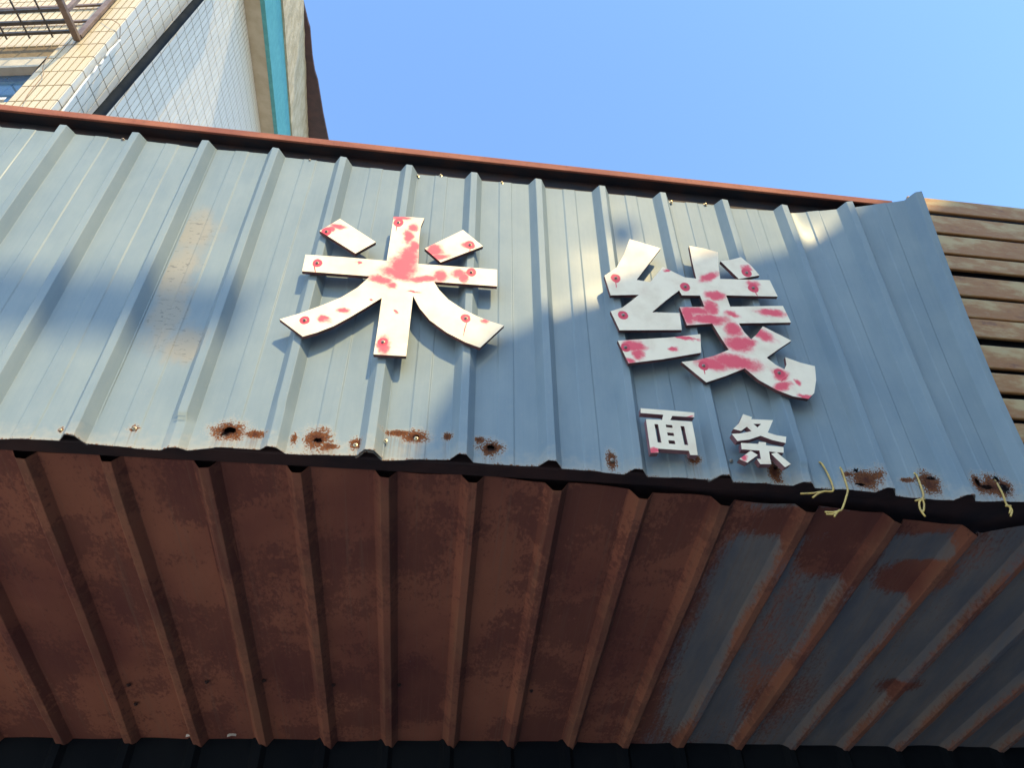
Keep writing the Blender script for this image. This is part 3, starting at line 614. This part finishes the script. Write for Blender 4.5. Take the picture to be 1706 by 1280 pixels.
for i, (y0, y1) in enumerate(SL_):
    b1 = fpx(1706, y0, ES)[1]; b0 = fpx(1706, y1, ES)[1]; tlt = (0.002, -0.003, 0.001, 0.004, -0.002, 0.002, -0.003, 0.003, 0, 0, 0, 0)[i]
    d = hF * 1.9 + vF * tlt
    sl_o = box('slat', FP(AS - (0.2 if i > 2 else 0.06 * i), b0, ES - 0.012), d, vF * (b1 - b0) * 1.08, nF * 0.012, M_SLAT, scr, 0.004); add_attr(sl_o.data, 'h', [0, 0, 1, 1, 0, 0, 1, 1])
bt = fpx(1706, 352, ES)[1] - 0.02; bb = fpx(1706, 780, ES)[1]
box('backing', FP(AS + 0.01, bb, ES - 0.04), hF * 1.86, vF * (bt - bb), nF * 0.010, M_DARK, scr)

# ------------------------------------------------------------------ tiled building behind, upper left
Ad = W(nrm((100, -1500, 1250))); Bd = W(nrm((-308, 410, 1250))); Hd = W(nrm((1250, 0, -110)))
# distance of the corner so that a tile course is 0.24 m
def corner_at(Z):
    p = ray(117.5, 141.1) * Z; r2 = ray(137.0, 116.6)
    M3 = np.stack([Ad, -r2], 1); s = np.linalg.lstsq(M3, -p, rcond=None)[0]; return p + CAM, s[0]
_p, _s1 = corner_at(1.0); ZC = 0.24 / _s1; PC, _ = corner_at(ZC); ROW = 0.24
nSide = nrm(np.cross(Ad, Bd)); nSide = nSide if nSide @ (CAM - PC) > 0 else -nSide
nFront = nrm(np.cross(Ad, Hd)); nFront = nFront if nFront @ (CAM - PC) > 0 else -nFront
def sidepx(px, py, off=0.0):
    o = PC + nSide * off; p = on_plane(px, py, o, nSide); return np.linalg.lstsq(np.stack([Bd, Ad], 1), p - o, rcond=None)[0]
def frontpx(px, py, off=0.0):
    o = PC + nFront * off; p = on_plane(px, py, o, nFront); return np.linalg.lstsq(np.stack([-Hd, Ad], 1), p - o, rcond=None)[0]
def SD(s, t, off=0.0): return PC + Bd * s + Ad * t + nSide * off
def FR(s, t, off=0.0): return PC - Hd * s + Ad * t + nFront * off
cwB = sidepx(121 + 6.0, 141.1 + 13.2)[0] - sidepx(121, 141.1)[0]; cwH = frontpx(104.2, 141.1)[0]
print('building Z', ZC, 'tile pitch side', cwB, 'front', cwH, 'L.side', L @ nSide, 'L.front', L @ nFront, 'PC', PC)
def proj(p):
    q = p - CAM; c = np.array((q @ W(np.array((1., 0, 0))), q @ W(np.array((0, 1., 0))), q @ W(np.array((0, 0, 1.)))))
    return CX + F * c[0] / c[2], CY + F * c[1] / c[2], c[2]
bld = thing('tiled_building', (PC[0], PC[1], 0), 'white tiled building behind the fascia at upper left with a teal trimmed eave', 'building')
def tile_mat(name, c1, c2):
    m = mat(name, c1, 0.42, 0, 0.3); t = NT(m); r = t.n('ShaderNodeObjectInfo').outputs['Random']; p = t.obj()
    f, _ = t.noise(p, 12, 4, 0.6); c = t.mix(t.math('ADD', t.math('MULTIPLY', r, 0.7), t.math('MULTIPLY', f, 0.3)), c1, c2); t.put(t.b.inputs['Base Color'], c); return m
M_TILE = tile_mat('glazed_tile_shaded', (0.64, 0.565, 0.455), (0.74, 0.66, 0.54))  # same cream tile as the front wall, toned for the shaded side
M_TILE_SUN = tile_mat('glazed_tile_sunlit', (0.49, 0.405, 0.275), (0.56, 0.47, 0.33))  # same tile as the side wall, the sun's yellow put into its colour
M_GROUT = simple('grout', (0.09, 0.085, 0.08), (0.13, 0.12, 0.11), 20, 0.9)
M_GROUTY = simple('grout_warm', (0.15, 0.11, 0.065), (0.2, 0.15, 0.09), 20, 0.9)
t_e = 0.5 * (sidepx(407, 0)[1] + sidepx(434.5, 224)[1])            # height of the eave on the side wall
s_far = sidepx(436, 240)[0] + 1.2
t_lo = min(sidepx(150, 230)[1], sidepx(440, 260)[1], frontpx(40, 260)[1], frontpx(120, 260)[1]) - 0.3
BIS = nrm(nSide + nFront)
def slab(name, p00, p10, p11, p01, n, th, m, parent):
    v = [np.asarray(q, float) for q in (p00, p10, p11, p01)]; v = v + [q - BIS * th for q in v]
    o = build(name, v, [(0, 1, 2, 3), (7, 6, 5, 4), (0, 4, 5, 1), (1, 5, 6, 2), (2, 6, 7, 3), (3, 7, 4, 0)], m, parent); fix_normals(o); return o
side_wall = slab('side_wall', SD(0.001, t_lo, -.006), SD(s_far, t_lo, -.006), SD(s_far, t_e - 0.001, -.006), SD(0.001, t_e - 0.001, -.006), nSide, 0.2, M_GROUT, bld)
# front wall with a window opening
w_r, w_t = frontpx(38, 139.5)[0], frontpx(55, 111)[1]; w_b = frontpx(20, 168.5)[1]; w_top2 = frontpx(55, 95)[1]
f_l = frontpx(-60, 60)[0] + 0.5; f_hi = frontpx(120, -14)[1]; f_lo = t_lo
fw = slab('front_wall', FR(0.0, f_lo, -.006), FR(w_r, f_lo, -.006), FR(w_r, f_hi, -.006), FR(0.0, f_hi, -.006), nFront, 0.16, M_GROUTY, bld)
slab('wall_panel', FR(w_r + .0005, w_top2, -.0065), FR(f_l + 0.6, w_top2, -.0065), FR(f_l + 0.6, f_hi, -.0065), FR(w_r + .0005, f_hi, -.0065), nFront, 0.16, M_GROUTY, bld)
slab('wall_panel', FR(w_r + .0005, f_lo, -.0065), FR(f_l + 0.6, f_lo, -.0065), FR(f_l + 0.6, w_b, -.0065), FR(w_r + .0005, w_b, -.0065), nFront, 0.16, M_GROUTY, bld)
M_LINT = simple('beige_concrete', (0.36, 0.32, 0.26), (0.45, 0.40, 0.33), 6, 0.85, None, 0.2); M_FRAME = simple('white_frame', (0.7, 0.69, 0.66), (0.6, 0.58, 0.55), 8, 0.5)
slab('lintel', FR(w_r + .001, w_t, 0.004), FR(f_l + 0.6, w_t, 0.004), FR(f_l + 0.6, w_top2, 0.004), FR(w_r + .001, w_top2, 0.004), nFront, 0.15, M_LINT, bld)
wf = slab('window', FR(w_r + .002, w_b, -0.055), FR(w_r + 0.05, w_b, -0.055), FR(w_r + 0.05, w_t, -0.055), FR(w_r + .002, w_t, -0.055), nFront, 0.05, M_FRAME, bld)
M_GLASS = mat('blue_window_glass', (0.03, 0.07, 0.13), 0.06, 0.0, 0.8)
slab('pane', FR(w_r + 0.05, w_b, -0.07), FR(f_l + 0.6, w_b, -0.07), FR(f_l + 0.6, w_t, -0.07), FR(w_r + 0.05, w_t, -0.07), nFront, 0.006, M_GLASS, wf)
slab('sill', FR(w_r + .002, w_b + .0005, 0.02), FR(f_l + 0.6, w_b + .0005, 0.02), FR(f_l + 0.6, w_b + 0.03, 0.02), FR(w_r + .002, w_b + 0.03, 0.02), nFront, 0.14, M_FRAME, wf)
# tiles, one object each; those outside the view of the eave or window are not laid
def tile_proto(d1, d2, n, w, h, gap, m, nm):
    v, f = box_vf(d1 * gap / 2 + d2 * gap / 2 - n * 0.006, d1 * (w - gap), d2 * (h - gap), n * 0.0085); me = bpy.data.meshes.new(nm); me.from_pydata([tuple(q) for q in v], [], f); me.materials.append(m)
    return me
GAP = 0.013
me_s = tile_proto(Bd, Ad, nSide, cwB, ROW, GAP, M_TILE, 'tile'); me_f = tile_proto(-Hd, Ad, nFront, cwH, ROW, GAP, M_TILE_SUN, 'tile')
tiles = []
for j in range(int(t_lo / ROW) - 1, int(max(t_e, f_hi) / ROW) + 2):
    for i in range(0, int(s_far / cwB) + 1):
        if (j + 1) * ROW > t_e or j * ROW < t_lo: continue
        x, y, z = proj(SD((i + .5) * cwB, (j + .5) * ROW)); yr = 190 + (x + 30) * 0.108
        if -10 < x < 460 and -22 < y < yr + 14: tiles.append((proj(SD((i + .5) * cwB, (j + .5) * ROW))[2], me_s, SD(i * cwB, j * ROW), side_wall, 0))
    for i in range(0, int(f_l / cwH) + 6):
        s0, s1, t0, t1 = i * cwH, (i + 1) * cwH, j * ROW, (j + 1) * ROW
        if t1 > f_hi + .001 or t0 < f_lo: continue
        if s1 > w_r and not (t0 >= w_top2 - 0.001 or t1 < w_b): continue
        x, y, z = proj(FR((i + .5) * cwH, (j + .5) * ROW)); yr = 190 + (x + 30) * 0.108
        if -20 < x < 460 and -25 < y < yr + 14: tiles.append((z, me_f, FR(s0, t0), fw, 1))
tiles.sort(key=lambda q: (-q[4], q[0]))
cnt = {0: 0, 1: 0}; rest = []
print('tiles', len(tiles), sum(q[4] for q in tiles))
LIM = {1: 300, 0: max(0, 300 - 0)}
base = ROOT[bld.name]
for (z, me, p, wall, k) in tiles:
    if cnt[k] < LIM[k]:
        o = bpy.data.objects.new('tile', me); COL.objects.link(o); o.parent = wall; o.location = p - base + (nSide if k == 0 else nFront) * random.uniform(-0.0008, 0.0008); cnt[k] += 1
    else: rest.append((me, p, wall, k))
for k, wall in ((0, side_wall), (1, fw)):
    vs, fs = [], []
    for (me, p, w_, kk) in rest:
        if kk != k: continue
        q = len(vs); vs += [np.array(v.co) + p for v in me.vertices]; fs += [tuple(z + q for z in pl.vertices) for pl in me.polygons]
    if vs: tag(build('tile_field', vs, fs, M_TILE if k == 0 else M_TILE_SUN, wall), kind='stuff')
# partial tiles above the last whole course, up to the eave and to the front edge
jt = math.floor(t_e / ROW); hgt = t_e - jt * ROW - 0.004
if hgt > 0.02:
    vs, fs = [], []
    for i in range(int(s_far / cwB)):
        v, f = box_vf(SD(i * cwB + GAP / 2, jt * ROW + GAP / 2, -.006), Bd * (cwB - GAP), Ad * (hgt - GAP), nSide * 0.0085); q = len(vs); vs += v; fs += [tuple(z + q for z in t_) for t_ in f]
    tag(build('cut_tile_course', vs, fs, M_TILE, side_wall), kind='stuff')
jf = math.floor(f_hi / ROW); hgf = f_hi - jf * ROW - 0.002
if hgf > 0.02:
    vs, fs = [], []
    for i in range(int(f_l / cwH) + 4):
        v, f = box_vf(FR(i * cwH + GAP / 2, jf * ROW + GAP / 2, -.006), -Hd * (cwH - GAP), Ad * (hgf - GAP), nFront * 0.0085); q = len(vs); vs += v; fs += [tuple(z + q for z in t_) for t_ in f]
    tag(build('cut_tile_course', vs, fs, M_TILE_SUN, fw), kind='stuff')
# eave: strips that run along the top of the side wall
M_SOFB = simple('beige_soffit_board', (0.44, 0.34, 0.22), (0.52, 0.415, 0.285), 3, 0.8, (1, 1, 1), 0.2)
def teal_mat():
    m = mat('teal_paint', (0.06, 0.32, 0.38), 0.5, 0, 0.4); t = NT(m); p = t.obj(); a, _ = t.noise(p, 10, 5, 0.6); c = t.mix(t.ramp(a, 0.35, 0.7), (0.070, 0.285, 0.28), (0.10, 0.35, 0.335)); t.put(t.b.inputs['Base Color'], c); return m
M_TEAL = teal_mat()
def stone_mat():
    m = mat('rough_concrete', (0.45, 0.4, 0.3), 0.9, 0, 0.2); t = NT(m); p = t.obj(); a, _ = t.noise(p, 4, 6, 0.65, (1, 1, 1)); f, _ = t.noise(p, 9, 7, 0.75)
    c = t.mix(t.ramp(a, 0.35, 0.65), (0.44, 0.345, 0.215), (0.58, 0.475, 0.32)); c = t.mix(t.math('MULTIPLY', t.ramp(f, 0.55, 0.72), 0.6), c, (0.22, 0.18, 0.13)); t.put(t.b.inputs['Base Color'], c); t.bump(t.math('ADD', f, a), 0.9, 0.03); return m
M_STONE = stone_mat()
_hit = lambda px, py, o, n: on_plane(px, py, o, n)
E0 = SD(0, t_e); nU = nrm(np.cross(Bd, nSide)); nU = nU if nU @ Ad > 0 else -nU     # across the wall, upwards
def ou(px, py, o=None, u=None):
    """point of an eave edge seen at (px, py): give its outward distance o or its height u, get the other"""
    if u is not None: p = on_plane(px, py, E0 + nU * u, nU); return (p - E0) @ nSide
    p = on_plane(px, py, E0 + nSide * o, nSide); return (p - E0) @ nU
o1 = ou(445.5, 117, u=0.0); o2 = ou(452.5, 117, u=0.0)
u1 = ou(476.7, 117, o=o2); u2 = ou(510, 117, o=o2 + 0.03)
print('eave', o1, o2, u1, u2, 't_e', t_e)
SE0, SE1 = sidepx(404, -40)[0], s_far + 4
def EV(o, u, s): return E0 + nSide * o + nU * u + Bd * s
def prism(name, sec, m, parent, s0=SE0, s1=SE1, seg=1, jit=0):
    n = len(sec); vs, fs = [], []
    for k in range(seg + 1):
        s = s0 + (s1 - s0) * k / seg
        for (o_, u_) in sec: vs.append(EV(o_ + random.uniform(-jit, jit), u_ + random.uniform(-jit, jit), s))
    for k in range(seg):
        for i in range(n): fs.append((k * n + i, k * n + (i + 1) % n, (k + 1) * n + (i + 1) % n, (k + 1) * n + i))
    fs += [tuple(range(n)), tuple(seg * n + i for i in range(n))[::-1]]
    o = build(name, vs, fs, m, parent); fix_normals(o); return o
eave = prism('eave_soffit', [(-0.15, 0), (o1, 0), (o1, 0.10), (-0.15, 0.10)], M_SOFB, bld)
prism('teal_fascia', [(o1 + .001, -0.004), (o2, -0.004), (o2, u1), (o1 + .001, u1)], M_TEAL, bld)
prism('concrete_edge', [(o1 + .002, u1 + .002), (o2 + 0.03, u1 + .002), (o2 + 0.03, u2), (o1 + .002, u2)], M_STONE, bld, seg=60, jit=0.006)
M_ROOF = simple('dark_brown_roofing', (0.055, 0.028, 0.026), (0.085, 0.04, 0.035), 5, 0.7)
rp = [(505, -40), (504, 0), (513, 38), (516, 47), (520, 94), (524, 119), (529, 135), (538, 190), (548, 239), (556, 280), (500, 280), (500, -40)]
pl_o, pl_n = EV(0, u2 + 0.004, 0), nU
rv_ = [on_plane(x, y, pl_o, pl_n) for x, y in rp]; n = len(rv_); rv_ = rv_ + [q + nU * 0.05 for q in rv_]
roof = build('roof_sheet', rv_, [tuple(range(n)), tuple(range(2 * n - 1, n - 1, -1))] + [(i, i + n, (i + 1) % n + n, (i + 1) % n) for i in range(n)], M_ROOF, bld); fix_normals(roof)
M_PVC = simple('pale_pipe', (0.50, 0.46, 0.38), (0.42, 0.38, 0.31), 10, 0.6)
pf = lambda x, y, o_: on_plane(x, y, EV(o_, 0, 0), nSide)
for (x0, y0, x1, y1, r) in ((519, 188, 525, 245, 0.035), (532, 206, 540, 245, 0.05)):
    p, q = pf(x0, y0, o2 + 0.09), pf(x1, y1, o2 + 0.09); tube('pipe_stub', [p, q], r, M_PVC, bld, 10)
p = pf(522, 192, o2 + 0.1); tube('pipe_cap', [p, pf(527, 196, o2 + 0.1)], [0.05, 0.06], M_PVC, bld, 10)
p = pf(520, 113, o2 + 0.12); tube('bracket', [p, pf(522, 124, o2 + 0.12)], [0.035, 0.03], M_FRAME, bld, 6)
# dark downpipe and pale cable on the side wall
M_PIPE = simple('dark_blue_grey_pipe', (0.010, 0.014, 0.020), (0.016, 0.02, 0.026), 6, 0.9, spec=0.04)
pp = lambda x, y, off: on_plane(x, y, PC + nSide * off, nSide)
d0, d1 = pp(162.5, 194, .075), pp(330, 0, .075); d = d1 - d0
dp = tube('downpipe', [d0 - d * 0.5, d0 - d * .25, d0, d0 + d * .25, d0 + d * .5, d1, d1 + d * 0.4], 0.043, M_PIPE, None, 14); tag(dp, 'dark blue grey downpipe slanting up the white tiled wall', 'downpipe')
M_CABLE = simple('pale_cable', (0.62, 0.62, 0.6), (0.5, 0.5, 0.48), 20, 0.5)
cp = [(97, 196), (105, 184), (126, 156), (148, 128), (156, 120), (162, 110), (167, 107), (173, 98), (177, 93), (183, 84), (191, 76), (199.5, 66)]
P = [pp(x, y, 0.02 + (0.02 if i in (4, 6, 8) else 0)) for i, (x, y) in enumerate(cp)]
tag(tube('pale_cable', smooth_path(P, 3), 0.011, M_CABLE, None, 7), 'pale sagging cable along the corner of the tiled wall', 'cable')
M_THIN = simple('brown_wire', (0.2, 0.12, 0.07), (0.28, 0.18, 0.1), 20, 0.6)
fpp = lambda x, y, off: on_plane(x, y, PC + nFront * off, nFront)
P = [pp(199.5, 66, 0.02), pp(200, 52, .03), pp(199.5, 42, 0.03), fpp(193, 36, 0.05), fpp(182, 31.5, 0.05), fpp(168, 31.5, 0.02)]
tag(tube('thin_wire', smooth_path(P, 4), 0.0035, M_THIN, None, 5), 'thin brown wire looping round the upper tiled corner above the pale cable', 'wire')
P = [fpp(82, 92, .02), fpp(74, 103, .03), fpp(71, 114, .03), fpp(72, 124, .03), fpp(60, 140, .03), fpp(46, 158, .02), fpp(38, 172, .02)]
tag(tube('thin_wire', smooth_path(P, 4), 0.0035, M_THIN, None, 5), 'thin brown wire hanging over the cream tiles beside the blue window', 'wire')
# brown metal rack fixed to the front wall above the window
M_RACK = simple('brown_rack_metal', (0.13, 0.085, 0.065), (0.2, 0.14, 0.11), 10, 0.5); M_BARS = simple('dark_rack_bar', (0.05, 0.045, 0.045), (0.085, 0.07, 0.062), 10, 0.5)
Cc = fpp(128, 63, 0.03); O = nrm(-Bd * 1.0 + nFront * 0.35)
def along(px, py):
    """distance along O from the wall corner of the rack whose image is nearest (px, py) in height"""
    best = min(((abs(proj(Cc + O * q)[1] - py), q) for q in np.linspace(0, 2.5, 400))); return best[1]
rk = thing('window_rack', Cc, 'brown metal rack with dark bars above the blue window', 'window rack')
oE = along(88, -14)
bar('post', Cc - O * 0.02, Cc + O * oE, 0.055, 0.04, Hd, M_RACK, rk, 0.003)
for py in (14.5, 33.5, 51.5):
    q = Cc + O * along(100, py); bar('bar', q - Hd * 0.028, q - Hd * 1.4, 0.03, 0.022, O, M_BARS, rk, 0.002)
bar('stile', Cc + Ad * 0.03, Cc + Ad * 1.3, 0.065, 0.03, Hd, M_RACK, rk, 0.003)
q = Cc + O * along(100, 20); bar('stile', q + Ad * 0.03, q + Ad * 1.3, 0.045, 0.03, Hd, M_RACK, rk, 0.003)
for k in range(1, 6): q = Cc - Hd * (0.22 * k) + O * 0.02; bar('spindle', q, q + O * oE, 0.012, 0.012, Hd, M_BARS, rk)
for k in (1, 2): bar('cross_bar', Cc + Ad * .34 * k - Hd * 0.03, Cc + Ad * .34 * k - Hd * 1.4, 0.03, 0.02, Ad, M_RACK, rk)

# ------------------------------------------------------------------ across the street (behind the viewer): what throws the shade on the sign
def back_to(px, py, y):
    a, b = fpx(px, py); p = FP(a, b); return p + L * ((y - p[1]) / L[1])
YO = -3.6
sil = [back_to(*q, YO) for q in ((1700, 240), (1535, 322), (1420, 386), (1250, 432), (1100, 470), (960, 512), (835, 560), (770, 620), (730, 680), (690, 770))]
sil = [np.array((14, YO, sil[0][2] + 0.6))] + sil; e = sil[-1] - sil[-2]; sil += [sil[-1] + e * 1.5, np.array((sil[-1][0] + e[0] * 2.2, YO, 0.0)), np.array((14, YO, 0.0))]
n = len(sil); vs = sil + [q + np.array((0, -5.0, 0)) for q in sil]
opp = build('opposite_house', vs, [tuple(range(n)), tuple(range(2 * n - 1, n - 1, -1))] + [(i, i + n, (i + 1) % n + n, (i + 1) % n) for i in range(n)], simple('opposite_plaster', (0.52, 0.46, 0.38), (0.45, 0.40, 0.33), 1.5, 0.9), None)
fix_normals(opp); tag(opp, 'house across the street whose roof shades the right half of the fascia', 'house')
ball = back_to(1036, 392, YO - 2.0); gz = ball[2]  # ball on a mast, added out of view to cast the small shadow
v1_, f1_ = tube_vf([ball - (0, 0, 1.6), ball - (0, 0, .05)], 0.008, 6); v2_, f2_ = tube_vf([ball + (0, 0, z) for z in (-.05, -.04, -.02, 0, .02, .04, .05)], [0.01, 0.03, 0.045, 0.05, 0.045, 0.03, 0.01], 10)
fin = build('shadow_ball', v1_ + v2_, f1_ + [tuple(q + len(v1_) for q in t_) for t_ in f2_], M_BARS, None, smooth=True); fix_normals(fin); tag(fin, 'unseen ball on a mast added to cast the small shadow above the second character', 'shadow caster')
p0, p1 = back_to(-500, 458, -6.5), back_to(395, 530, -6.5)  # arm added out of view, laid out to cast the soft band
tag(tube('shadow_arm', [p0, p1], 0.078, M_BARS, None, 8), 'unseen arm added to cast the soft shadow across the left sheets', 'street arm')
